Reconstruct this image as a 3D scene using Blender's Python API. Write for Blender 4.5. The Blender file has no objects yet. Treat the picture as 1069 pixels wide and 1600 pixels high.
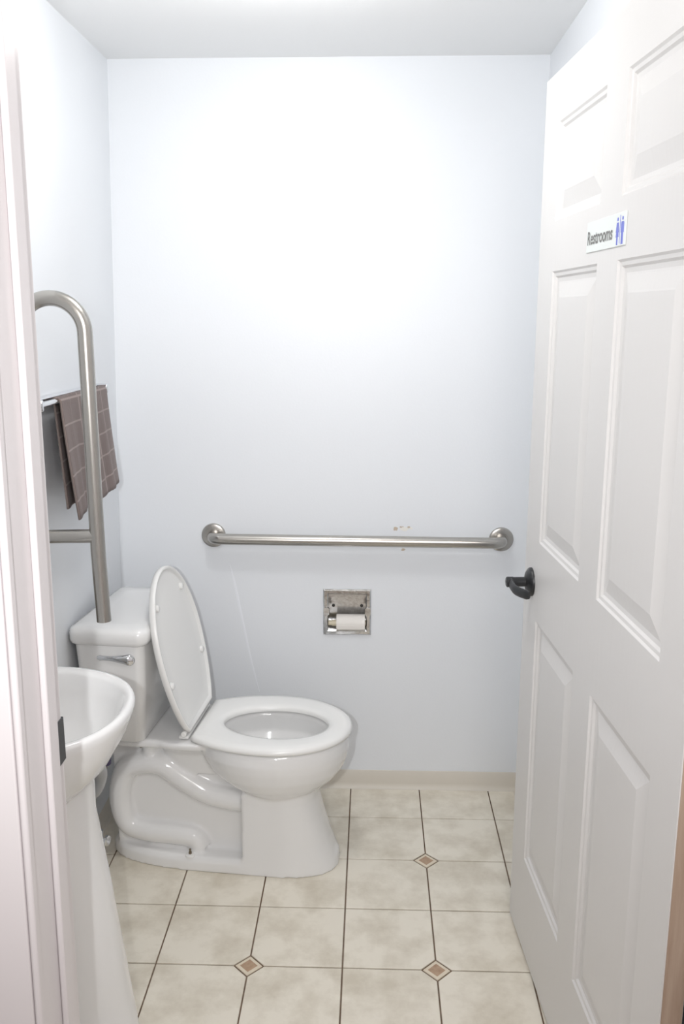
import bpy, math, random
from mathutils import Vector, Matrix
random.seed(7)
S = bpy.context.scene
C = S.collection

# ------------------------------------------------------------------ camera, world, lights, exposure
cam_d = bpy.data.cameras.new('camera'); cam = bpy.data.objects.new('camera', cam_d); C.objects.link(cam)
cam.location = (0, 0, 1.55)
PITCH = math.atan(308 / 1400)
cam.rotation_euler = (math.pi / 2 - PITCH, 0, math.radians(1.94))
cam_d.sensor_fit = 'VERTICAL'; cam_d.sensor_height = 36.0; cam_d.lens = 1400 / 1600 * 36.0
cam_d.clip_start = 0.02
S.camera = cam
S.view_settings.view_transform = 'Standard'; S.view_settings.look = 'None'
S.view_settings.gamma = 1.0; S.view_settings.use_curve_mapping = False
S.view_settings.exposure = 0.11

w = bpy.data.worlds.new('hall_daylight'); S.world = w; w.use_nodes = True
w.node_tree.nodes['Background'].inputs[0].default_value = (1.0, 0.94, 0.93, 1)
w.node_tree.nodes['Background'].inputs[1].default_value = 0.60

def lamp(name, kind, loc, power, col, **kw):
    d = bpy.data.lights.new(name, kind); d.energy = power; d.color = col
    for k, v in kw.items(): setattr(d, k, v)
    o = bpy.data.objects.new(name, d); C.objects.link(o); o.location = loc
    return o
# the camera's own flash, a hand's breadth to the left of the lens (camera held upright)
fl = lamp('camera_flash', 'SPOT', (-0.122, 0.0, 1.57), 52, (0.985, 0.99, 1.0), shadow_soft_size=0.012,
          spot_size=math.radians(95), spot_blend=0.9)
fl.rotation_euler = (math.pi / 2 - math.radians(5), 0, math.radians(1.9))
# the restroom's ceiling light, above the frame
lamp('ceiling_light', 'POINT', (-0.20, 1.90, 2.17), 9.2, (1.0, 0.985, 0.965), shadow_soft_size=0.07)
# the hall's ceiling light behind the photographer
hl = lamp('hall_light', 'AREA', (0.3, -0.2, 2.2), 10, (1.0, 0.95, 0.93), shape='RECTANGLE', size=0.5, size_y=0.5)
hl.rotation_euler = (math.radians(60), 0, 0.15)

# ------------------------------------------------------------------ materials
def lin(c): return c / 12.92 if c <= 0.04045 else ((c + 0.055) / 1.055) ** 2.4
def rgb(r, g, b): return (lin(r / 255), lin(g / 255), lin(b / 255), 1)

def mat(name, col, rough=0.5, metal=0.0, bump=None, mottle=None, coat=0.0, stretch=None, spec=0.5):
    m = bpy.data.materials.new(name); m.use_nodes = True
    nt = m.node_tree; N = nt.nodes; L = nt.links; b = N['Principled BSDF']
    b.inputs['Base Color'].default_value = col; b.inputs['Roughness'].default_value = rough
    b.inputs['Metallic'].default_value = metal; b.inputs['Coat Weight'].default_value = coat
    b.inputs['Coat Roughness'].default_value = 0.06; b.inputs['Specular IOR Level'].default_value = spec
    geo = N.new('ShaderNodeNewGeometry')
    mp = N.new('ShaderNodeMapping'); L.new(geo.outputs['Position'], mp.inputs['Vector'])
    if stretch: mp.inputs['Scale'].default_value = stretch
    if mottle:
        col2, scale, lo, hi = mottle
        n = N.new('ShaderNodeTexNoise'); n.inputs['Scale'].default_value = scale; n.inputs['Detail'].default_value = 7
        n.inputs['Roughness'].default_value = 0.62
        L.new(mp.outputs[0], n.inputs['Vector'])
        r = N.new('ShaderNodeMapRange'); r.inputs[1].default_value = lo; r.inputs[2].default_value = hi
        L.new(n.outputs['Fac'], r.inputs[0])
        mx = N.new('ShaderNodeMix'); mx.data_type = 'RGBA'
        mx.inputs[6].default_value = col; mx.inputs[7].default_value = col2
        L.new(r.outputs[0], mx.inputs[0]); L.new(mx.outputs[2], b.inputs['Base Color'])
    if bump:
        scale, strength, dist = bump
        n = N.new('ShaderNodeTexNoise'); n.inputs['Scale'].default_value = scale; n.inputs['Detail'].default_value = 3
        L.new(mp.outputs[0], n.inputs['Vector'])
        bp = N.new('ShaderNodeBump'); bp.inputs['Strength'].default_value = strength; bp.inputs['Distance'].default_value = dist
        L.new(n.outputs['Fac'], bp.inputs['Height']); L.new(bp.outputs[0], b.inputs['Normal'])
    return m

M = {}
M['wall'] = mat('pale_blue_semigloss_paint', (0.805, 0.832, 0.866, 1), 0.40, bump=(160, 0.10, 0.002))
M['ceil'] = mat('white_ceiling_paint', (0.91, 0.92, 0.925, 1), 0.55, bump=(120, 0.15, 0.002))
M['hallwall'] = mat('hall_wall_paint', (0.76, 0.74, 0.72, 1), 0.6, bump=(120, 0.15, 0.002))
M['trim'] = mat('white_gloss_trim_paint', (0.69, 0.655, 0.66, 1), 0.32, bump=(60, 0.12, 0.002), stretch=(1, 1, 0.15))
M['door'] = mat('white_door_paint', (0.71, 0.70, 0.69, 1), 0.36, bump=(90, 0.18, 0.0015), stretch=(1, 1, 0.05))
M['wood'] = mat('raw_door_edge_wood', rgb(184, 164, 146), 0.6, mottle=(rgb(160, 136, 116), 18, 0.35, 0.7), stretch=(3, 3, 0.2))
M['base'] = mat('beige_vinyl_cove_base', rgb(214, 208, 197), 0.45)
M['ceramic'] = mat('white_vitreous_china', (0.81, 0.81, 0.805, 1), 0.12, coat=0.4)
M['seat'] = mat('white_seat_plastic', (0.83, 0.83, 0.815, 1), 0.22)
M['steel'] = mat('brushed_stainless_steel', (0.47, 0.45, 0.42, 1), 0.27, 1.0, bump=(500, 0.06, 0.0008))
M['chrome'] = mat('polished_chrome', (0.74, 0.75, 0.77, 1), 0.07, 1.0)
M['wornchrome'] = mat('worn_chrome', (0.66, 0.66, 0.66, 1), 0.16, 1.0, bump=(90, 0.25, 0.001), mottle=((0.36, 0.34, 0.32, 1), 60, 0.45, 0.75))
M['black'] = mat('matte_black_metal', (0.018, 0.019, 0.021, 1), 0.38)
M['dark'] = mat('dark_screw_hole', (0.03, 0.028, 0.025, 1), 0.5)
M['brass'] = mat('tarnished_bolt', (0.25, 0.21, 0.16, 1), 0.4, 1.0)
M['tile'] = mat('cream_cloudy_floor_tile', rgb(236, 230, 216), 0.34, mottle=(rgb(212, 204, 187), 8.5, 0.42, 0.66), bump=(70, 0.12, 0.002))
M['grout'] = mat('brown_floor_joint', rgb(128, 108, 90), 0.8, mottle=(rgb(96, 78, 62), 25, 0.35, 0.7))
M['accent'] = mat('brown_accent_tile', rgb(186, 158, 132), 0.4, mottle=(rgb(168, 138, 112), 60, 0.4, 0.65))
M['accentb'] = mat('pale_accent_border', rgb(225, 214, 194), 0.4)
M['paper'] = mat('white_tissue_paper', (0.82, 0.79, 0.75, 1), 0.9, bump=(300, 0.3, 0.001))
M['roller'] = mat('ivory_plastic', rgb(214, 205, 182), 0.5)
M['purple'] = mat('dark_purple_plastic', rgb(58, 48, 92), 0.4)
M['hose'] = mat('braided_hose', (0.30, 0.29, 0.27, 1), 0.45, 0.7, bump=(700, 0.5, 0.001))
M['pipe'] = mat('grey_drain_pipe', (0.40, 0.41, 0.42, 1), 0.35)
M['plate'] = mat('white_sign_plate', rgb(226, 231, 229), 0.4)
M['ink'] = mat('grey_sign_lettering', rgb(118, 118, 116), 0.5)
M['blue'] = mat('blue_sign_pictogram', rgb(112, 122, 205), 0.5)
M['chip'] = mat('bare_wall_filler', rgb(198, 184, 168), 0.9)
M['chipw'] = mat('white_wall_filler', rgb(238, 236, 230), 0.9)
M['streak'] = mat('white_streak', rgb(238, 241, 246), 0.5)
M['water'] = mat('bowl_water', (0.62, 0.66, 0.67, 1), 0.03)

def towel_mat():
    m = bpy.data.materials.new('taupe_windowpane_towel'); m.use_nodes = True
    nt = m.node_tree; N = nt.nodes; L = nt.links; b = N['Principled BSDF']
    b.inputs['Roughness'].default_value = 0.95
    b.inputs['Sheen Weight'].default_value = 0.25
    tc = N.new('ShaderNodeTexCoord'); sp = N.new('ShaderNodeSeparateXYZ'); L.new(tc.outputs['UV'], sp.inputs[0])
    def line(sock, pitch, wid):
        a = N.new('ShaderNodeMath'); a.operation = 'PINGPONG'; a.inputs[1].default_value = pitch / 2; L.new(sock, a.inputs[0])
        c = N.new('ShaderNodeMath'); c.operation = 'LESS_THAN'; c.inputs[1].default_value = wid / 2; L.new(a.outputs[0], c.inputs[0])
        return c.outputs[0]
    u, v = sp.outputs[0], sp.outputs[1]
    l1 = line(u, 0.062, 0.0045); l2 = line(v, 0.058, 0.0045)
    mxx = N.new('ShaderNodeMath'); mxx.operation = 'MAXIMUM'; L.new(l1, mxx.inputs[0]); L.new(l2, mxx.inputs[1])
    n = N.new('ShaderNodeTexNoise'); n.inputs['Scale'].default_value = 260
    nz = N.new('ShaderNodeMix'); nz.data_type = 'RGBA'; nz.inputs[6].default_value = rgb(104, 90, 88); nz.inputs[7].default_value = rgb(124, 108, 105)
    L.new(n.outputs['Fac'], nz.inputs[0])
    mx = N.new('ShaderNodeMix'); mx.data_type = 'RGBA'; mx.inputs[7].default_value = rgb(152, 137, 132)
    L.new(nz.outputs[2], mx.inputs[6]); L.new(mxx.outputs[0], mx.inputs[0]); L.new(mx.outputs[2], b.inputs['Base Color'])
    bp = N.new('ShaderNodeBump'); bp.inputs['Strength'].default_value = 0.6; bp.inputs['Distance'].default_value = 0.002
    L.new(n.outputs['Fac'], bp.inputs['Height']); L.new(bp.outputs[0], b.inputs['Normal'])
    return m
M['towel'] = towel_mat()

# ------------------------------------------------------------------ mesh helpers
class MB:
    def __init__(s): s.v = []; s.f = []
    def add(s, vs, fs):
        o = len(s.v); s.v += [tuple(v) for v in vs]; s.f += [[i + o for i in f] for f in fs]; return s
    def box(s, x0, x1, y0, y1, z0, z1):
        vs = [(x, y, z) for z in (z0, z1) for y in (y0, y1) for x in (x0, x1)]
        return s.add(vs, [(0, 2, 3, 1), (4, 5, 7, 6), (0, 1, 5, 4), (2, 6, 7, 3), (0, 4, 6, 2), (1, 3, 7, 5)])
    def loft(s, rings, cap0=True, cap1=True, closed=True):
        n = len(rings[0]); vs = [p for r in rings for p in r]; fs = []
        for i in range(len(rings) - 1):
            for j in range(n if closed else n - 1):
                k = (j + 1) % n
                fs.append((i * n + j, i * n + k, (i + 1) * n + k, (i + 1) * n + j))
        if cap0: fs.append(tuple(reversed(range(n))))
        if cap1: fs.append(tuple(range((len(rings) - 1) * n, len(rings) * n)))
        return s.add(vs, fs)
    def tube(s, path, r, n=14, cap=True):
        P = [Vector(p) for p in path]; rings = []; up = None
        rs = r if isinstance(r, (list, tuple)) else [r] * len(P)
        for i, p in enumerate(P):
            t = (P[min(i + 1, len(P) - 1)] - P[max(i - 1, 0)]).normalized()
            if up is None:
                a = Vector((0, 0, 1)) if abs(t.z) < 0.9 else Vector((0, 1, 0))
                up = (a - a.dot(t) * t).normalized()
            else:
                up = (up - up.dot(t) * t).normalized()
            q = t.cross(up)
            rings.append([p + rs[i] * (math.cos(2 * math.pi * k / n) * up + math.sin(2 * math.pi * k / n) * q) for k in range(n)])
        return s.loft(rings, cap, cap)
    def lathe(s, origin, axis, prof, n=32):
        o = Vector(origin); ax = Vector(axis).normalized()
        a = Vector((0, 0, 1)) if abs(ax.z) < 0.9 else Vector((1, 0, 0))
        u = (a - a.dot(ax) * ax).normalized(); q = ax.cross(u)
        rings = [[o + ax * h + r * (math.cos(2 * math.pi * k / n) * u + math.sin(2 * math.pi * k / n) * q) for k in range(n)] for h, r in prof]
        return s.loft(rings, True, True)
    def build(s, name, m, parent=None, smooth=False, bevel=0, seg=2, angle=40):
        me = bpy.data.meshes.new(name); me.from_pydata(s.v, [], s.f); me.update()
        import bmesh
        bm = bmesh.new(); bm.from_mesh(me); bmesh.ops.recalc_face_normals(bm, faces=bm.faces); bm.to_mesh(me); bm.free()
        me.materials.append(M[m] if isinstance(m, str) else m)
        o = bpy.data.objects.new(name, me); C.objects.link(o)
        if parent: o.parent = parent
        if bevel:
            md = o.modifiers.new('bevel', 'BEVEL'); md.width = bevel; md.segments = seg; md.limit_method = 'ANGLE'; md.angle_limit = math.radians(35)
            smooth = True
        if smooth:
            for p in me.polygons: p.use_smooth = True
            me.set_sharp_from_angle(angle=math.radians(angle))
        return o

def empty(name, loc=(0, 0, 0), rz=0):
    o = bpy.data.objects.new(name, None); C.objects.link(o); o.location = loc; o.rotation_euler = (0, 0, rz); o.empty_display_size = 0.05
    return o
def tag(o, label, cat, group=None):
    o['label'] = label; o['category'] = cat
    if group: o['group'] = group
    return o
def struct(o, label=None):
    o['kind'] = 'structure'
    if label: o['label'] = label
    return o
def arc(c, r, a0, a1, n, plane='xz'):
    out = []
    for i in range(n + 1):
        a = a0 + (a1 - a0) * i / n
        p, q = r * math.cos(a), r * math.sin(a)
        out.append({'xz': (c[0] + p, c[1], c[2] + q), 'xy': (c[0] + p, c[1] + q, c[2]), 'yz': (c[0], c[1] + p, c[2] + q)}[plane])
    return out

# ------------------------------------------------------------------ room shell
YB, YF, YH = 2.745, 1.165, 1.032     # back wall, front wall room face, front wall hall face
ZC = 2.262
XR = 0.492
JL, JR, HEAD = -0.447, 0.476, 2.062  # door opening
def XL(z): return -0.826 + (z / ZC) * 0.066   # left wall leans in slightly

# back wall with a hole for the recessed paper holder
HX0, HX1, HZ0, HZ1 = -0.141, -0.012, 0.553, 0.682
m = MB()
x0, x1 = -0.95, 0.62
m.box(x0, HX0, YB, YB + 0.1, -0.05, ZC + 0.1); m.box(HX1, x1, YB, YB + 0.1, -0.05, ZC + 0.1)
m.box(HX0, HX1, YB, YB + 0.1, -0.05, HZ0); m.box(HX0, HX1, YB, YB + 0.1, HZ1, ZC + 0.1)
wall_back = struct(m.build('wall_back', 'wall'), 'pale blue back wall behind the toilet')
def slab_left(y0, y1):
    t = 0.1
    return [(XL(0) - t, y0, -0.05), (XL(0), y0, -0.05), (XL(0), y1, -0.05), (XL(0) - t, y1, -0.05),
            (XL(ZC) - t, y0, ZC + 0.1), (XL(ZC), y0, ZC + 0.1), (XL(ZC), y1, ZC + 0.1), (XL(ZC) - t, y1, ZC + 0.1)]
BF = [(0, 3, 2, 1), (4, 5, 6, 7), (0, 1, 5, 4), (1, 2, 6, 5), (2, 3, 7, 6), (3, 0, 4, 7)]
wall_left = struct(MB().add(slab_left(YF, YB), BF).build('wall_left', 'wall'), 'pale left wall behind the sink and towel')
wall_right = struct(MB().box(XR, XR + 0.1, YF, YB, -0.05, ZC + 0.1).build('wall_right', 'wall'), 'pale right wall behind the open door')
struct(MB().box(-0.95, 0.62, YH, YB + 0.1, ZC, ZC + 0.08).build('ceiling', 'ceil'), 'plain white ceiling')
m = MB()
m.box(-1.7, JL - 0.016, YH, YF, 0, 2.5); m.box(JR + 0.016, 1.7, YH, YF, 0, 2.5); m.box(JL - 0.016, JR + 0.016, YH, YF, HEAD + 0.016, 2.5)
struct(m.build('wall_front', 'hallwall'), 'wall around the doorway')

# floor: brown joint bed with individual tiles and diamond accents
floor = struct(MB().box(-1.7, 1.7, -0.6, YB + 0.1, -0.06, -0.0035).build('floor', 'grout'), 'cream tiled restroom floor')
PX, PY, OX, OY = 0.2285, 0.2235, -0.063, 2.559
G, DH = 0.0019, 0.034
def is_diamond(i, j): return i > -3 and (i % 2 == 1) and (j % 2 == 1)   # grid nodes carrying a diamond
def clip(poly, axis, lim, keep_less):
    out = []
    for a, b in zip(poly, poly[1:] + poly[:1]):
        ia = (a[axis] <= lim) == keep_less; ib = (b[axis] <= lim) == keep_less
        if ia: out.append(a)
        if ia != ib:
            t = (lim - a[axis]) / (b[axis] - a[axis]); out.append(tuple(a[k] + t * (b[k] - a[k]) for k in range(2)))
    return out
def prism(poly, zt, ins=0.0012):
    cx = sum(p[0] for p in poly) / len(poly); cy = sum(p[1] for p in poly) / len(poly)
    n = len(poly)
    r0 = [(p[0], p[1], -0.004) for p in poly]; r1 = [(p[0], p[1], zt - 0.0008) for p in poly]
    r2 = []
    for p in poly:
        d = math.hypot(cx - p[0], cy - p[1]) or 1
        r2.append((p[0] + (cx - p[0]) / d * ins * 1.4, p[1] + (cy - p[1]) / d * ins * 1.4, zt))
    return MB().loft([r0, r1, r2])
for i in range(-5, 4):
    for j in range(-14, 2):
        # tile between grid nodes i..i+1, j..j+1
        xa, xb = OX + i * PX + G, OX + (i + 1) * PX - G
        ya, yb = OY + (j) * PY + G, OY + (j + 1) * PY - G
        c = DH + 0.0015
        poly = []
        for (cxn, cyn, ii, jj, order) in ((xa, ya, i, j, 0), (xb, ya, i + 1, j, 1), (xb, yb, i + 1, j + 1, 2), (xa, yb, i, j + 1, 3)):
            sx = 1 if ii == i else -1; sy = 1 if jj == j else -1
            if is_diamond(ii, jj):
                a, b = (cxn + sx * c, cyn), (cxn, cyn + sy * c)
                poly += [b, a] if order in (0, 2) else [a, b]
            else: poly.append((cxn, cyn))
        for ax, lim, kl in ((0, -0.823, False), (0, XR - 0.003, True), (1, YB - 0.003, True)):
            if poly: poly = clip(poly, ax, lim, kl)
        if len(poly) < 3 or max(p[0] for p in poly) - min(p[0] for p in poly) < 0.004 or max(p[1] for p in poly) - min(p[1] for p in poly) < 0.004: continue
        if max(p[1] for p in poly) < 0.55: continue
        prism(poly, random.uniform(-0.0004, 0.0)).build('tile', 'tile', floor)
for i in range(-4, 3):
    for j in range(-8, 2):
        if not is_diamond(i, j): continue
        x, y = OX + i * PX, OY + j * PY
        if x < -0.8 or x > XR - 0.05 or y > YB - 0.05: continue
        d = DH - 0.001
        o = prism([(x - d, y), (x, y - d), (x + d, y), (x, y + d)], -0.0006).build('accent_tile', 'accentb', floor)
        d = 0.0215
        MB().loft([[(x - d, y, -0.002), (x, y - d, -0.002), (x + d, y, -0.002), (x, y + d, -0.002)],
                   [(x - d, y, -0.0002), (x, y - d, -0.0002), (x + d, y, -0.0002), (x, y + d, -0.0002)]]).build('accent_centre', 'accent', o)

# cove baseboards
def cove(pa, pb, inward, name, h=0.063):
    pa, pb, n = Vector(pa), Vector(pb), Vector(inward)
    prof = [(0.0, 0), (0.014, 0), (0.010, 0.003), (0.006, 0.010), (0.004, 0.02), (0.0035, h - 0.002), (0.002, h), (0.0, h)]
    rings = [[p + n * a + Vector((0, 0, z)) for a, z in prof] for p in (pa, pb)]
    return struct(MB().loft(rings).build(name, 'base', smooth=True), None)
cove((XL(0) + 0.001, YB, 0), (XR, YB, 0), (0, -1, 0), 'baseboard_back')['label'] = 'beige vinyl cove baseboard along the back wall'
cove((XL(0.03), YF, 0), (XL(0.03), YB, 0), (1, 0, 0), 'baseboard_left')['label'] = 'beige vinyl cove baseboard along the left wall'
cove((XR, YF + 0.05, 0), (XR, YB, 0), (-1, 0, 0), 'baseboard_right')['label'] = 'beige vinyl cove baseboard behind the door'

# wall marks: filler patches and a long thin streak paler than the wall
for k, (x, z, r, mm) in enumerate([(0.076, 0.892, 0.007, 'chip'), (0.092, 0.899, 0.0035, 'chip'), (0.104, 0.892, 0.010, 'chipw'), (0.117, 0.899, 0.004, 'chip'),
                                   (0.125, 0.894, 0.004, 'chipw'), (0.098, 0.900, 0.0025, 'chip'), (0.101, 0.826, 0.0055, 'chip'), (0.099, 0.834, 0.003, 'chipw')]):
    pts = []
    for a in range(11):
        rr = 1.35 * r * random.uniform(0.55, 1.1); t = 2 * math.pi * a / 11
        pts.append((x + rr * math.cos(t), z + 0.75 * rr * math.sin(t)))
    MB().loft([[(p[0], YB + 0.0005, p[1]) for p in pts], [(p[0], YB - 0.0007, p[1]) for p in pts]]).build('filler_patch', mm, wall_back)
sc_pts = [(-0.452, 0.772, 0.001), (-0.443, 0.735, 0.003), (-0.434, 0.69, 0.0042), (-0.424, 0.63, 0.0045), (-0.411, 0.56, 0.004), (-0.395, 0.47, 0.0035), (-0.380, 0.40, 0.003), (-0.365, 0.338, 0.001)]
MB().loft([[(x - ww, YB + 0.0004, z), (x, YB - 0.0005, z), (x + ww, YB + 0.0004, z)] for x, z, ww in [(a, b, c * 1.9) for a, b, c in sc_pts]]).build('wall_streak', 'streak', wall_back)

# ------------------------------------------------------------------ door frame (left jamb leans like the wall)
def lean(mb):
    mb.v = [(x + z * 0.0087 if x < 0 else x, y, z) for x, y, z in mb.v]; return mb
def jamb(side):
    s = 1 if side == 'l' else -1
    X = JL if side == 'l' else JR
    t = empty('trim_1' if side == 'l' else 'trim_2'); struct(t, 'white painted door jamb with strike plate' if side == 'l' else 'white painted hinge jamb beside the door')
    def bx(name, a, b, y0, y1, bev, z1=HEAD):
        lo, hi = sorted((X + s * a, X + s * b))
        o = MB().box(lo, hi, y0, y1, 0, z1)
        # subdivide in height so that the lean is straight
        return lean(o).build(name, 'trim', t, bevel=bev)
    bx('jamb_board', -0.016, 0, YH, YF, 0.0015)
    bx('door_stop', 0, 0.0095, 1.093, 1.128, 0.003)
    # hall casing: flat board with a rounded bead at its inner edge
    bx('casing_board', -0.075, -0.006, 1.012, YH, 0.002, HEAD + 0.06)
    bx('casing_bead', -0.006, 0.004, 1.014, YH, 0.004, HEAD)
    bx('casing_back_band', -0.090, -0.075, 1.002, YH, 0.004, HEAD + 0.06)
    return t
tl = jamb('l'); tr = jamb('r')
# strike plate at the room edge of the left jamb
xs = JL + 0.96 * 0.0087
sp = MB(); sp.box(xs - 0.003, xs + 0.0022, 1.142, YF + 0.004, 0.927, 0.992); sp.build('strike_plate', 'black', tl, bevel=0.001)['label'] = 'black strike plate'
t = empty('trim_3'); struct(t, 'white head jamb over the doorway')
MB().box(JL, JR, YH, YF, HEAD, HEAD + 0.016).build('head_board', 'trim', t, bevel=0.0015)
MB().box(JL - 0.09, JR + 0.09, 1.012, YH, HEAD + 0.06, HEAD + 0.135).build('head_casing', 'trim', t, bevel=0.003)

# ------------------------------------------------------------------ six-panel door
DA, DB = Vector((0.372, 2.10, 0)), Vector((0.437, 1.165, 0))
DL = (DB - DA).length
door = empty('door_1', DA, math.atan2(DB.y - DA.y, DB.x - DA.x)); struct(door, 'open white six-panel door')
# local: x from free edge to hinge edge, y = out of the hall face is negative (world -X); thickness towards +y
# check orientation: local +x = along door, local +y = rotate +90deg
TH = 0.035; Z0, Z1 = 0.012, 2.040
cols = [(0.118, 0.420), (0.530, 0.832)]
rows = [(0.245, 0.860), (1.045, 1.640), (1.742, 1.938)]
def slab(mb):
    xs = sorted({0.0, DL} | {c for p in cols for c in p}); zs = sorted({Z0, Z1} | {c for p in rows for c in p})
    holes = {(a, b) for a in cols for b in rows}
    for xa, xb in zip(xs, xs[1:]):
        for za, zb in zip(zs, zs[1:]):
            if ((xa, xb), (za, zb)) in holes: continue
            mb.add([(xa, 0, za), (xb, 0, za), (xb, 0, zb), (xa, 0, zb)], [(0, 1, 2, 3)])
            mb.add([(xa, TH, za), (xb, TH, za), (xb, TH, zb), (xa, TH, zb)], [(3, 2, 1, 0)])
    mb.add([(0, 0, Z0), (0, TH, Z0), (0, TH, Z1), (0, 0, Z1)], [(0, 1, 2, 3)])
    mb.add([(0, 0, Z1), (DL, 0, Z1), (DL, TH, Z1), (0, TH, Z1)], [(0, 1, 2, 3)])
    mb.add([(0, 0, Z0), (DL, 0, Z0), (DL, TH, Z0), (0, TH, Z0)], [(0, 1, 2, 3)])
    mb.add([(DL, 0, Z0), (DL, TH, Z0), (DL, TH, Z1), (DL, 0, Z1)], [(0, 1, 2, 3)])
    return mb
import bmesh
so = slab(MB()).build('door_slab', 'door', door)
bm = bmesh.new(); bm.from_mesh(so.data); bmesh.ops.remove_doubles(bm, verts=bm.verts, dist=1e-5); bmesh.ops.recalc_face_normals(bm, faces=bm.faces); bm.to_mesh(so.data); bm.free()
def panel(c, r, yf, sgn):
    (xa, xb), (za, zb) = c, r
    prof = [(0, 0), (0.004, 0.0035), (0.010, 0.0045), (0.014, 0.0085), (0.022, 0.0095), (0.026, 0.0088), (0.052, 0.0030), (0.055, 0.0022)]
    rings = [[(xa + i, yf + sgn * d, za + i), (xb - i, yf + sgn * d, za + i), (xb - i, yf + sgn * d, zb - i), (xa + i, yf + sgn * d, zb - i)] for i, d in prof]
    return MB().loft(rings, cap0=False, cap1=True)
for c in cols:
    for r in rows:
        panel(c, r, 0, 1).build('door_panel', 'door', door)
        panel(c, r, TH, -1).build('door_panel', 'door', door)
# bare wood on the hinge edge
MB().box(DL - 0.0005, DL + 0.0012, 0.002, TH - 0.001, Z0 + 0.002, Z1 - 0.002).build('hinge_edge', 'wood', door)['label'] = 'unpainted tan wooden edge'
for hz in (0.40, 1.03, 1.84):
    h = MB().lathe((DL + 0.004, TH + 0.003, hz - 0.045), (0, 0, 1), [(0, 0.0055), (0.09, 0.0055)], 14)
    h.box(DL + 0.0008, DL + 0.0035, 0.006, TH + 0.002, hz - 0.045, hz + 0.045)
    h.build('hinge', 'black', door, smooth=True)['label'] = 'black butt hinge'
# lever handle: rose, spindle, lever pointing back to the hinge
KX, KZ = 0.066, 0.938
hd = MB().lathe((KX, 0.0, KZ), (0, -1, 0), [(-0.002, 0.034), (0.003, 0.034), (0.007, 0.0315), (0.012, 0.024), (0.015, 0.0145)], 40).build('door_handle', 'black', door, smooth=True)
hd['label'] = 'matte black lever handle'
MB().lathe((KX, -0.012, KZ), (0, -1, 0), [(0, 0.0135), (0.002, 0.0145), (0.004, 0.0115), (0.030, 0.0115), (0.032, 0.0125), (0.046, 0.0125), (0.048, 0.010), (0.048, 0.004), (0.044, 0.003)], 24).build('spindle', 'black', hd, smooth=True)
rings = []
for k in range(15):
    tt = k / 14; x = KX - 0.004 + 0.108 * tt
    yy = -0.0500 + 0.030 * max(0, tt - 0.45) ** 1.3 * 1.4
    hh = 0.0125 - 0.0015 * tt; th = 0.0070 - 0.002 * tt
    zz = KZ - 0.004 * math.sin(tt * 3.0)
    if k in (0, 14): hh *= 0.75; th *= 0.6
    rings.append([(x, yy + th * math.cos(a), zz + hh * math.sin(a)) for a in [2 * math.pi * q / 14 for q in range(14)]])
MB().loft(rings).build('lever', 'black', hd, smooth=True)
# matching handle on the far side
MB().lathe((KX, TH, KZ), (0, 1, 0), [(-0.002, 0.033), (0.006, 0.033), (0.012, 0.018), (0.03, 0.012)], 32).build('door_handle', 'black', door, smooth=True)

# restroom sign on the door
sign = empty('restroom_sign', DA, door.rotation_euler.z); tag(sign, 'small white sign reading Restrooms with blue figures on the door', 'sign')
SX0, SX1, SZ0, SZ1 = 0.357, 0.566, 1.6615, 1.7155
MB().box(SX0, SX1, -0.0022, -0.0001, SZ0, SZ1).build('plate', 'plate', sign, bevel=0.0008)
def text_mesh(name, body, x0, x1, z0, z1, y, m, parent):
    cu = bpy.data.curves.new(name, 'FONT'); cu.body = body; cu.size = 1; cu.extrude = 0.0; cu.resolution_u = 4
    cu.offset = 0.022
    to = bpy.data.objects.new(name + '_tmp', cu); C.objects.link(to)
    bpy.context.view_layer.update()
    me = bpy.data.meshes.new_from_object(to.evaluated_get(bpy.context.evaluated_depsgraph_get()))
    bpy.data.objects.remove(to); bpy.data.curves.remove(cu)
    xs = [v.co.x for v in me.vertices]; ys = [v.co.y for v in me.vertices]
    ax, bx, ay, by = min(xs), max(xs), min(ys), max(ys)
    for v in me.vertices:
        v.co = (x0 + (v.co.x - ax) / (bx - ax) * (x1 - x0), y, z0 + (v.co.y - ay) / (by - ay) * (z1 - z0))
    me.materials.clear(); me.materials.append(M[m]); me.name = name
    o = bpy.data.objects.new(name, me); C.objects.link(o); o.parent = parent
    return o
text_mesh('lettering', 'Restrooms', 0.364, 0.503, 1.6745, 1.6985, -0.0026, 'ink', sign)
def picto(x, woman):
    mb = MB(); zc = 1.7095
    mb.lathe((x, -0.0021, zc - 0.0045), (0, -1, 0), [(0, 0.0031), (0.0006, 0.0031)], 16)
    if woman: out = [(0.0055, 0.0), (0.0095, -0.015), (0.0075, -0.0165), (0.0055, -0.011), (0.0092, -0.0235), (0.0040, -0.0235), (0.0040, -0.036), (0.0008, -0.036), (0.0008, -0.0235)]
    else: out = [(0.0070, 0.0), (0.0092, -0.003), (0.0092, -0.0175), (0.0070, -0.0175), (0.0062, -0.006), (0.0058, -0.036), (0.0012, -0.036), (0.0008, -0.018)]
    zt = zc - 0.0095
    out = [(a * 0.74, b) for a, b in out]
    poly = out + [(-a, b) for a, b in reversed(out)]
    mb.loft([[(x + a, -0.0021, zt + b) for a, b in poly], [(x + a, -0.0027, zt + b) for a, b in poly]])
    return mb
picto(0.527, True).build('figure', 'blue', sign)['label'] = 'blue woman pictogram'
picto(0.551, False).build('figure', 'blue', sign)['label'] = 'blue man pictogram'
MB().box(0.5385, 0.5398, -0.0027, -0.0021, 1.6655, 1.711).build('divider', 'blue', sign)

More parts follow.
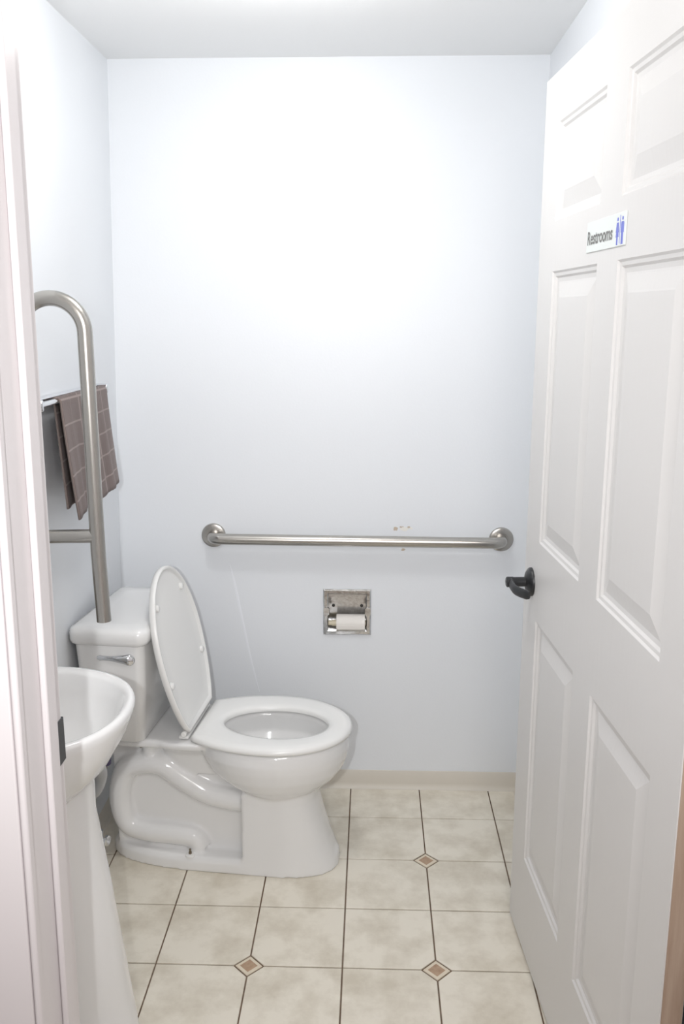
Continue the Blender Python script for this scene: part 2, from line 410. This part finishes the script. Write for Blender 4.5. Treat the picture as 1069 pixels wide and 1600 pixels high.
# ------------------------------------------------------------------ toilet
TO = Vector((-0.785, 2.403, 0)); TA = math.radians(-5.6)
toilet = empty('toilet', TO, TA); tag(toilet, 'white two-piece toilet with raised lid below the horizontal grab bar', 'toilet')
def egg(xc, af, ab, b, z, n=56, nb=2.0, nf=2.0):
    out = []
    for k in range(n):
        a = 2 * math.pi * k / n; c, s = math.cos(a), math.sin(a); e = nf if c > 0 else nb
        out.append((xc + (af if c > 0 else ab) * math.copysign(abs(c) ** (2 / e), c), b * math.copysign(abs(s) ** (2 / e), s), z))
    return out
# one-piece ceramic body: closed volumes fused by a voxel remesh
mb = MB()
ro = [egg(.530, .085, .090, .095, .205), egg(.530, .100, .095, .104, .232), egg(.522, .140, .115, .122, .250), egg(.512, .180, .150, .146, .275), egg(.506, .208, .18, .163, .305), egg(.503, .224, .195, .174, .340),
      egg(.502, .228, .205, .178, .365), egg(.502, .225, .205, .175, .388), egg(.502, .218, .20, .168, .400)]
ri = [egg(.510, .175, .150, .122, .400), egg(.510, .165, .14, .112, .385), egg(.510, .166, .142, .114, .340), egg(.505, .14, .11, .09, .295), egg(.50, .08, .07, .055, .266), egg(.50, .03, .03, .02, .258)]
mb.loft(ro + ri)
def dshape(xb, xf, b, z, n=40, e=2.6):
    # flat back at xb, rounded front at xf
    xc = xb + 0.10; out = []
    for k in range(n + 1):
        a = -math.pi / 2 + math.pi * k / n; c, s = math.cos(a), math.sin(a)
        out.append((xc + (xf - xc) * abs(c) ** (2 / 2.2), b * math.copysign(abs(s) ** (2 / e), s), z))
    out += [(xb, b, z), (xb, -b, z)]
    return out
mb.loft([dshape(.437, .704, .114, 0.0), dshape(.437, .699, .112, .02), dshape(.437, .676, .107, .08), dshape(.437, .655, .104, .15), dshape(.437, .640, .104, .21), dshape(.437, .640, .106, .247)])
mb.loft([egg(.365, .338, .338, .116, 0, nb=2.6, nf=2.4), egg(.365, .336, .336, .114, .03, nb=2.6, nf=2.4), egg(.365, .326, .326, .104, .043, nb=2.6, nf=2.4)])
# thin web between the trapway ridges
mb.add([(.055, -.056, .02), (.47, -.056, .02), (.47, .056, .02), (.055, .056, .02), (.05, -.056, .37), (.42, -.056, .33), (.42, .056, .33), (.05, .056, .37)], BF)
for s in (-1, 1):
    Y = .058 * s
    def smooth_path(P, n=8):
        out = []
        for i in range(len(P) - 1):
            p0, p1, p2, p3 = P[max(i - 1, 0)], P[i], P[i + 1], P[min(i + 2, len(P) - 1)]
            for k in range(n):
                t = k / n
                out.append(tuple(0.5 * (2 * b + (c - a) * t + (2 * a - 5 * b + 4 * c - d) * t * t + (3 * b - a - 3 * c + d) * t ** 3) for a, b, c, d in zip(p0, p1, p2, p3)))
        out.append(P[-1]); return out
    P = [(.475, Y, .205), (.40, Y, .206), (.325, Y, .222), (.255, Y, .262), (.205, Y, .296), (.155, Y, .302), (.098, Y, .282), (.074, Y, .225), (.072, Y, .160), (.092, Y, .106), (.145, Y, .087), (.22, Y, .084), (.285, Y, .076), (.305, Y, .045)]
    mb.tube(smooth_path(P, 5), .034, 14)
    mb.tube([(.165, Y, .29), (.165, Y * 1.02, .385)], .022, 12)
# tank deck
mb.loft([egg(.185, .165, .175, .108, .372, nb=5, nf=4), egg(.185, .175, .182, .122, .380, nb=5, nf=4), egg(.185, .175, .182, .122, .396, nb=5, nf=4), egg(.185, .172, .180, .119, .402, nb=5, nf=4)])
mb.loft([egg(.30, .08, .10, .070, .28, nb=3, nf=4), egg(.29, .075, .10, .082, .345, nb=3, nf=4), egg(.285, .075, .11, .100, .368, nb=3, nf=4), egg(.285, .075, .12, .130, .380, nb=3, nf=4), egg(.285, .075, .12, .134, .392, nb=3, nf=4), egg(.285, .075, .12, .131, .401, nb=3, nf=4)])
body = mb.build('bowl', 'ceramic', toilet)
rm = body.modifiers.new('fuse', 'REMESH'); rm.mode = 'VOXEL'; rm.voxel_size = 0.0042; rm.use_smooth_shade = True
smd = body.modifiers.new('soften', 'SMOOTH'); smd.factor = 0.5; smd.iterations = 7
MB().loft([egg(.50, .062, .052, .042, .2600, 40), egg(.50, .066, .056, .046, .2680, 40)]).build('bowl_water', 'water', toilet)

# tank, lid and side lever
def rrect(x0, x1, y0, y1, z, r=0.02, n=5):
    out = []
    for cx_, cy_, a0 in ((x1 - r, y1 - r, 0), (x0 + r, y1 - r, 90), (x0 + r, y0 + r, 180), (x1 - r, y0 + r, 270)):
        for k in range(n + 1):
            a = math.radians(a0 + 90 * k / n); out.append((cx_ + r * math.cos(a), cy_ + r * math.sin(a), z))
    return out
tk = MB().loft([rrect(.025, .172, -.140, .140, .4025, .02), rrect(.020, .180, -.150, .150, .410, .024), rrect(.016, .196, -.170, .170, .55, .024), rrect(.012, .204, -.183, .183, .70, .024)])
tank = tk.build('tank', 'ceramic', toilet, smooth=True, angle=50)
MB().loft([rrect(.008, .208, -.187, .187, .6985, .024), rrect(.004, .214, -.193, .193, .703, .026), rrect(.002, .217, -.197, .197, .712, .028), rrect(.002, .217, -.197, .197, .732, .028), rrect(.006, .212, -.192, .192, .742, .025), rrect(.016, .202, -.182, .182, .746, .022), rrect(.05, .17, -.14, .14, .7475, .02)]).build('tank_lid', 'ceramic', toilet, smooth=True, angle=60)
lv = MB().lathe((.166, -.176, .660), (0, -1, 0), [(0, .016), (.006, .0165), (.011, .014), (.014, .008)], 24)
rings = []
for k in range(13):
    t_ = k / 12; x = .184 - .096 * t_
    hh = .0165 * (1 - .62 * min(1, t_ * 1.6)) + (.0015 if t_ > .85 else 0); th = .0075 - .002 * t_
    if k == 0: hh *= .4; th *= .4
    if k == 12: hh *= .5; th *= .5
    rings.append([(x, -.196 - .010 * math.sin(t_ * 2.2) + th * math.cos(a), .664 + .008 * math.sin(t_ * 2.0) + hh * math.sin(a)) for a in [2 * math.pi * q / 12 for q in range(12)]])
lv.loft(rings)
lv.build('flush_lever', 'chrome', toilet, smooth=True)['label'] = 'chrome flush lever'
# seat ring
def trunc(xc, af, ab, b, cut, ins, n=64):
    # ellipse with a straight cut across its back; ins shrinks it on every side
    af, ab, b, cut = af - ins, ab - ins, b - ins, cut - ins
    A = math.acos(-cut / ab); out = []
    for k in range(n):
        a = -A + 2 * A * k / (n - 1); c_, s_ = math.cos(a), math.sin(a)
        out.append((xc + (af if c_ > 0 else ab) * c_, b * s_, 0))
    return out
def ring_out(sc, z, dx=0):
    return [(x + dx, y, z) for x, y, _ in trunc(.518, .220, .285, .181, .2135, sc)]
def ring_in(sc, z):
    A = math.acos(-.218 / .285); out = []
    for k in range(64):
        a = -math.pi * 63 / 64 + 2 * math.pi * 63 / 64 * k / 63; c_, s_ = math.cos(a), math.sin(a)
        out.append((.530 + ((.140 if c_ > 0 else .158) + sc) * c_, (.098 + sc) * s_, z))
    return out
rings = [ring_in(.000, .4065), ring_out(.006, .4035), ring_out(.001, .406), ring_out(0, .412), ring_out(.003, .419), ring_out(.010, .4235), ring_out(.028, .4255), ring_in(.018, .4235), ring_in(.006, .421), ring_in(.0, .415), ring_in(.000, .4065)]
MB().loft(rings, False, False).build('seat', 'seat', toilet, smooth=True, angle=70)
# hinge block with the two posts
MB().box(.268, .2975, -.112, .112, .4045, .4150).build('seat_hinge', 'seat', toilet, bevel=0.005, seg=3)
for s in (-1, 1):
    MB().lathe((.286, s * .108, .424), (0, s, 0), [(0, .008), (.012, .008), (.014, .006)], 16).build('hinge_pin', 'seat', toilet, smooth=True)
# raised lid, leaning on the tank
HZ, HX, LA = .426, .293, math.radians(12.3)
def lid_pt(s, y, d):
    # s along the lid from the hinge, d out of its underside (towards the seat side)
    ca, sa = math.cos(LA), math.sin(LA)
    return (HX - s * sa + d * ca, y, HZ + s * ca + d * sa)
def lid_ring(ins, d):
    return [lid_pt(x, y, d) for x, y, _ in trunc(.225, .222, .290, .175, .225, ins)]
rings = [lid_ring(.06, .0035), lid_ring(.016, .0035), lid_ring(.0125, .0045), lid_ring(.010, .010), lid_ring(.004, .0115), lid_ring(.0005, .009), lid_ring(0, .003), lid_ring(.003, -.006), lid_ring(.014, -.011), lid_ring(.06, -.014)]
lid = MB().loft(rings).build('lid', 'seat', toilet, smooth=True, angle=60)
for (s_, y_) in ((.150, -.140), (.150, .140), (.36, -.105), (.36, .105)):
    c = lid_pt(s_, y_, .0035); ax = Vector(lid_pt(s_, y_, .0135)) - Vector(c)
    MB().lathe(c, ax, [(0, .010), (.006, .0095), (.008, .007)], 16).build('bumper', 'seat', lid, smooth=True)
# floor bolt with cap base, deck bolts
b1 = MB().lathe((.285, -.100, .040), (0, 0, 1), [(0, .014), (.004, .0135), (.006, .010)], 20).build('floor_bolt', 'seat', toilet, smooth=True)
MB().lathe((.285, -.100, .045), (0, 0, 1), [(0, .0045), (.007, .0045), (.0072, .003), (.016, .003)], 12).build('bolt_shank', 'brass', b1, smooth=True)
for x in (.155, .262):
    MB().lathe((x, -.100, .368), (0, 0, 1), [(0, .004), (.006, .0055), (.010, .0055)], 10).build('deck_bolt', 'brass', toilet)

# water supply: wall valve and braided hose
sv = empty('water_supply', (-0.80, 2.242, 0)); tag(sv, 'chrome stop valve with braided hose beside the toilet base', 'valve')
m = MB(); m.lathe((-.022, 0, .112), (1, 0, 0), [(0, .026), (.004, .025), (.008, .012), (.055, .009)], 24); m.lathe((.042, 0, .095), (0, 0, 1), [(0, .010), (.040, .010)], 16)
m.build('valve_body', 'chrome', sv, smooth=True)
m = MB(); m.lathe((.048, 0, .106), (1, -.3, 0), [(0, .006), (.010, .006), (.012, .015), (.019, .015), (.021, .011)], 14); m.build('valve_knob', 'chrome', sv, smooth=True)
m = MB(); m.tube(smooth_path([(.042, 0, .13), (.040, -.004, .17), (.036, -.014, .22), (.044, -.013, .27), (.066, -.004, .315), (.073, .0, .35)], 6), .0062, 10); m.build('hose', 'hose', sv, smooth=True)
m = MB(); m.lathe((.073, .0, .338), (0.02, 0, 1), [(0, .011), (.003, .0135), (.026, .0145), (.028, .009), (.060, .009)], 10); m.build('coupling_nut', 'purple', sv, smooth=True)['label'] = 'dark purple plastic nut'

# ------------------------------------------------------------------ pedestal sink
SZ = 0.805
sink = empty('pedestal_sink', (-0.79, 1.60, 0)); tag(sink, 'white pedestal sink beside the door jamb', 'sink')
def dsink(ax_, by, z, xb=0.006, xc=0.10, n=36, dx=0):
    # back at xb along the wall, semi-ellipse front
    out = []
    for k in range(n + 1):
        a = -math.pi / 2 + math.pi * k / n
        out.append((xc + dx + ax_ * abs(math.cos(a)) ** (2 / 2.15), by * math.copysign(abs(math.sin(a)) ** (2 / 2.25), math.sin(a)), z))
    return out + [(xb, by, z), (xb, 0.33 * by, z), (xb, -0.33 * by, z), (xb, -by, z)]
rings = [dsink(.035, .075, SZ - .205), dsink(.075, .105, SZ - .195), dsink(.125, .145, SZ - .165), dsink(.175, .180, SZ - .115), dsink(.207, .200, SZ - .06), dsink(.222, .209, SZ - .022), dsink(.225, .211, SZ - .008), dsink(.221, .208, SZ - .001), dsink(.214, .202, SZ),
         dsink(.196, .186, SZ - .001, .075, .115), dsink(.188, .179, SZ - .008, .085, .115), dsink(.178, .172, SZ - .04, .09, .115), dsink(.150, .150, SZ - .09, .10, .12), dsink(.10, .11, SZ - .13, .11, .13), dsink(.03, .03, SZ - .143, .125, .14)]
MB().loft(rings).build('basin', 'ceramic', sink, smooth=True, angle=60)
MB().lathe((.145, 0, SZ - .1445), (0, 0, 1), [(0, .021), (.002, .021), (.0035, .017)], 24).build('drain', 'chrome', sink, smooth=True)
def ped(ax_, by, z, xb): return dsink(ax_, by, z, xb, .12)
MB().loft([ped(.195, .120, 0, .07), ped(.195, .120, .012, .07), ped(.186, .113, .03, .075), ped(.168, .102, .20, .08), ped(.142, .092, .42, .085), ped(.120, .090, .58, .085), ped(.120, .100, .66, .085)]).build('pedestal', 'ceramic', sink, smooth=True, angle=50)
m = MB(); m.tube(smooth_path([(.16, .02, .63), (.165, .10, .605), (.172, .20, .575), (.170, .262, .52), (.145, .275, .465), (.09, .278, .44), (-.015, .28, .435)], 6), .017, 14)
m.build('drain_pipe', 'pipe', sink, smooth=True)['label'] = 'grey curved drain pipe'

# ------------------------------------------------------------------ flip-up grab rail beside the tank, standing raised
FY, FX, FR, TR_ = 1.93, -0.6145, 0.0715, 0.0165
rail = empty('folding_grab_rail', (0, 0, 0)); tag(rail, 'raised stainless steel folding grab rail with looped top, left of the toilet', 'grab rail')
ztop = 1.585 - FR
path = [(FX + 0.004, FY, 0.866)] + [(FX, FY, 0.866 + (ztop - 0.866) * k / 4) for k in range(1, 5)]
path += arc((FX - FR, FY, ztop), FR, 0, math.pi, 20)[1:] + [(FX - 2 * FR, FY, 1.2), (FX - 2 * FR, FY, 0.84)]
MB().tube(path, TR_, 24).build('loop_tube', 'steel', rail, smooth=True, angle=50)
MB().tube([(FX - 2 * FR, FY, 1.063), (FX, FY, 1.066)], TR_ * 0.93, 20).build('cross_tube', 'steel', rail, smooth=True, angle=50)
MB().box(XL(0.87), XL(0.87) + 0.006, FY - 0.06, FY + 0.115, 0.78, 0.935).build('wall_plate', 'steel', rail, bevel=0.002)
m = MB(); 
for s in (-1, 1): m.box(XL(0.85) + 0.004, FX - 2 * FR + 0.02, FY + s * 0.024 - 0.003, FY + s * 0.024 + 0.003, 0.81, 0.89)
m.tube([(FX - 2 * FR, FY - 0.032, 0.85), (FX - 2 * FR, FY + 0.032, 0.85)], .007, 12)
m.build('hinge_bracket', 'steel', rail)

# ------------------------------------------------------------------ grab bar on the back wall
gb = empty('grab_bar', (0, YB, 0)); tag(gb, 'horizontal stainless steel grab bar on the back wall', 'grab bar')
GL, GR_ = (-0.500, 0.868), (0.407, 0.862)
off = -0.052; r = 0.03
tilt = (GR_[1] - GL[1]) / (GR_[0] - GL[0])
path = [(GL[0], 0.0, GL[1]), (GL[0], off + r, GL[1])]
path += [(GL[0] + r - r * math.cos(a), off + r - r * math.sin(a), GL[1]) for a in [math.pi / 2 * k / 8 for k in range(1, 9)]]
path += [(GL[0] + (GR_[0] - GL[0]) * t_, off, GL[1] + (GR_[1] - GL[1]) * t_) for t_ in (.1, .3, .5, .7, .9)]
path += [(GR_[0] - r + r * math.sin(a), off + r - r * math.cos(a), GR_[1]) for a in [math.pi / 2 * k / 8 for k in range(0, 9)]]
path += [(GR_[0], 0.0, GR_[1])]
MB().tube(path, 0.0172, 24).build('tube', 'steel', gb, smooth=True, angle=50)
for (x, z) in (GL, GR_):
    MB().lathe((x, 0, z), (0, -1, 0), [(-.001, .0385), (.004, .0385), (.008, .0365), (.0095, .032), (.010, .021), (.012, .0205), (.012, .0165)], 40).build('flange', 'steel', gb, smooth=True, angle=30)

# ------------------------------------------------------------------ recessed paper holder and roll
HXc, HZc = -0.0765, 0.6175
hold = empty('toilet_paper_holder', (HXc, YB, HZc)); tag(hold, 'recessed chrome toilet paper holder set into the back wall', 'paper holder')
o_, i_ = 0.0765, 0.0605
m = MB()
def fr(h, y): return [(-h, y, -h), (h, y, -h), (h, y, h), (-h, y, h)]
m.loft([fr(o_, 0.0), fr(o_, -0.005), fr(o_ - .004, -0.009), fr(i_ + .003, -0.009), fr(i_, -0.006), fr(i_, 0.0)], False, False)
m.build('frame', 'wornchrome', hold, smooth=True, angle=25)
m = MB(); dep = 0.046
m.add([(-i_, 0, -i_), (i_, 0, -i_), (i_, 0, i_), (-i_, 0, i_), (-i_, dep, -i_), (i_, dep, -i_), (i_, dep, i_), (-i_, dep, i_)], [(4, 5, 6, 7), (0, 1, 5, 4), (1, 2, 6, 5), (2, 3, 7, 6), (3, 0, 4, 7)])
m.build('recess_box', 'wornchrome', hold)
for s in (-1, 1):
    MB().lathe((s * .046, dep, .006), (0, -1, 0), [(-.001, .0052), (.002, .0050), (.003, .003)], 14).build('screw', 'dark', hold, smooth=True)
    MB().loft([rrect(-.010, .010, -.014, .014, z, .006) for z in (0,)] + [rrect(-.009, .009, -.013, .013, .004, .006)]).build('bracket', 'wornchrome', hold, smooth=True)
    br = hold.children[-1] if False else [o for o in C.objects if o.parent == hold][-1]
    br.rotation_euler = (math.pi / 2, 0, 0); br.location = (s * .0665, -.0085, .004)
RZ, RY = -.041, .008
MB().lathe((-i_, RY, RZ), (1, 0, 0), [(0, .0085), (.012, .0085), (.0125, .0108), (.068, .0108), (.0685, .0095), (.108, .0095), (.1085, .0085), (2 * i_, .0085)], 20).build('roller', 'roller', hold, smooth=True)
roll = empty('toilet_paper_roll', (HXc, YB, HZc)); tag(roll, 'nearly used white toilet paper roll inside the chrome holder', 'toilet paper')
xa, xb = -.0345, .0575
n = 40; ro_, ri_ = .0272, .0205
def circ(x, r_): return [(x, RY + r_ * math.cos(2 * math.pi * k / n), RZ + .006 + r_ * math.sin(2 * math.pi * k / n) - .004) for k in range(n)]
MB().loft([circ(xa, ri_), circ(xa, ro_), circ(xb, ro_), circ(xb, ri_), circ(xa, ri_)], False, False).build('paper', 'paper', roll, smooth=True)
MB().loft([circ(xa + .0005, ri_ - .002), circ(xa + .0005, ri_), circ(xb - .0005, ri_), circ(xb - .0005, ri_ - .002), circ(xa + .0005, ri_ - .002)], False, False).build('core', 'roller', roll, smooth=True)
MB().add([(xa, RY - ro_ - .0006, RZ), (xb, RY - ro_ - .0006, RZ), (xb, RY - ro_ + .001, RZ - .012), (xa, RY - ro_ + .001, RZ - .012), (xa, RY - ro_ + .001, RZ), (xb, RY - ro_ + .001, RZ)], [(0, 1, 2, 3), (0, 4, 5, 1), (0, 3, 4), (1, 5, 2)]).build('loose_end', 'paper', roll)

# ------------------------------------------------------------------ towel rack and towel on the left wall
TZ, TX = 1.352, -0.742
rack = empty('towel_rack', (0, 0, 0)); tag(rack, 'chrome towel rack on the left wall under the taupe towel', 'towel rack')
MB().tube([(TX, 1.972, TZ), (TX, 2.482, TZ)], .0065, 14).build('rail', 'chrome', rack, smooth=True, angle=50)
MB().box(XL(TZ) , TX - .017, 1.972, 2.47, TZ + .004, TZ + .009).build('shelf', 'chrome', rack, bevel=0.0015)
for y in (1.98, 2.478):
    MB().box(XL(TZ), TX + .008, y - .005, y + .005, TZ - .014, TZ + .012).build('bracket', 'chrome', rack, bevel=0.003)

def towel():
    rows_, cols_ = 46, 56
    y0, y1 = 2.086, 2.455
    L_front, L_back = 0.272, 0.262; rr = 0.0095
    arc_l = math.pi * rr; total = L_back + arc_l + L_front
    verts, uvs = [], []
    for i in range(rows_ + 1):
        s = total * i / rows_
        for j in range(cols_ + 1):
            v = j / cols_
            if s < L_back:
                q = (L_back - s) / L_back
                x = TX - rr + 0.016 * q; z = TZ - (L_back - s)
            elif s < L_back + arc_l:
                a = math.pi - (s - L_back) / rr; x = TX + rr * math.cos(a); z = TZ + rr * math.sin(a); q = 0
            else:
                q = (s - L_back - arc_l) / L_front
                x = TX + rr + 0.027 * q ** 1.2; z = TZ - (s - L_back - arc_l)
            if s < L_back: v_off = 0.010 * (1 - v)
            else: v_off = 0.0
            fold = 0.0045 * math.sin(v * 17 + 0.6) + 0.0022 * math.sin(v * 41 + 1)
            x += fold * q + 0.0009 * math.sin(v * 2 * math.pi * 27)
            y = y0 + v_off + (y1 - y0) * v + (v - 0.5) * 0.014 * q - 0.006 * q
            z += 0.022 * q * (v - 0.5) * 1.0 * (1 if s > L_back else -0.3) + 0.004 * q * math.sin(v * 9)
            if v < 0.10 and s > L_back: z += -0.0
            verts.append((x, y, z)); uvs.append(((y1 - y0) * v, s))
    W = cols_ + 1
    faces = [(i * W + j, i * W + j + 1, (i + 1) * W + j + 1, (i + 1) * W + j) for i in range(rows_) for j in range(cols_)]
    me = bpy.data.meshes.new('hand_towel'); me.from_pydata(verts, [], faces); me.update()
    uv = me.uv_layers.new(name='UVMap')
    for lp in me.loops: uv.data[lp.index].uv = uvs[lp.vertex_index]
    for p in me.polygons: p.use_smooth = True
    me.materials.append(M['towel'])
    o = bpy.data.objects.new('hand_towel', me); C.objects.link(o)
    sd = o.modifiers.new('thickness', 'SOLIDIFY'); sd.thickness = 0.0045; sd.offset = 0
    return o
tag(towel(), 'taupe windowpane hand towel draped over the rack on the left wall', 'towel')
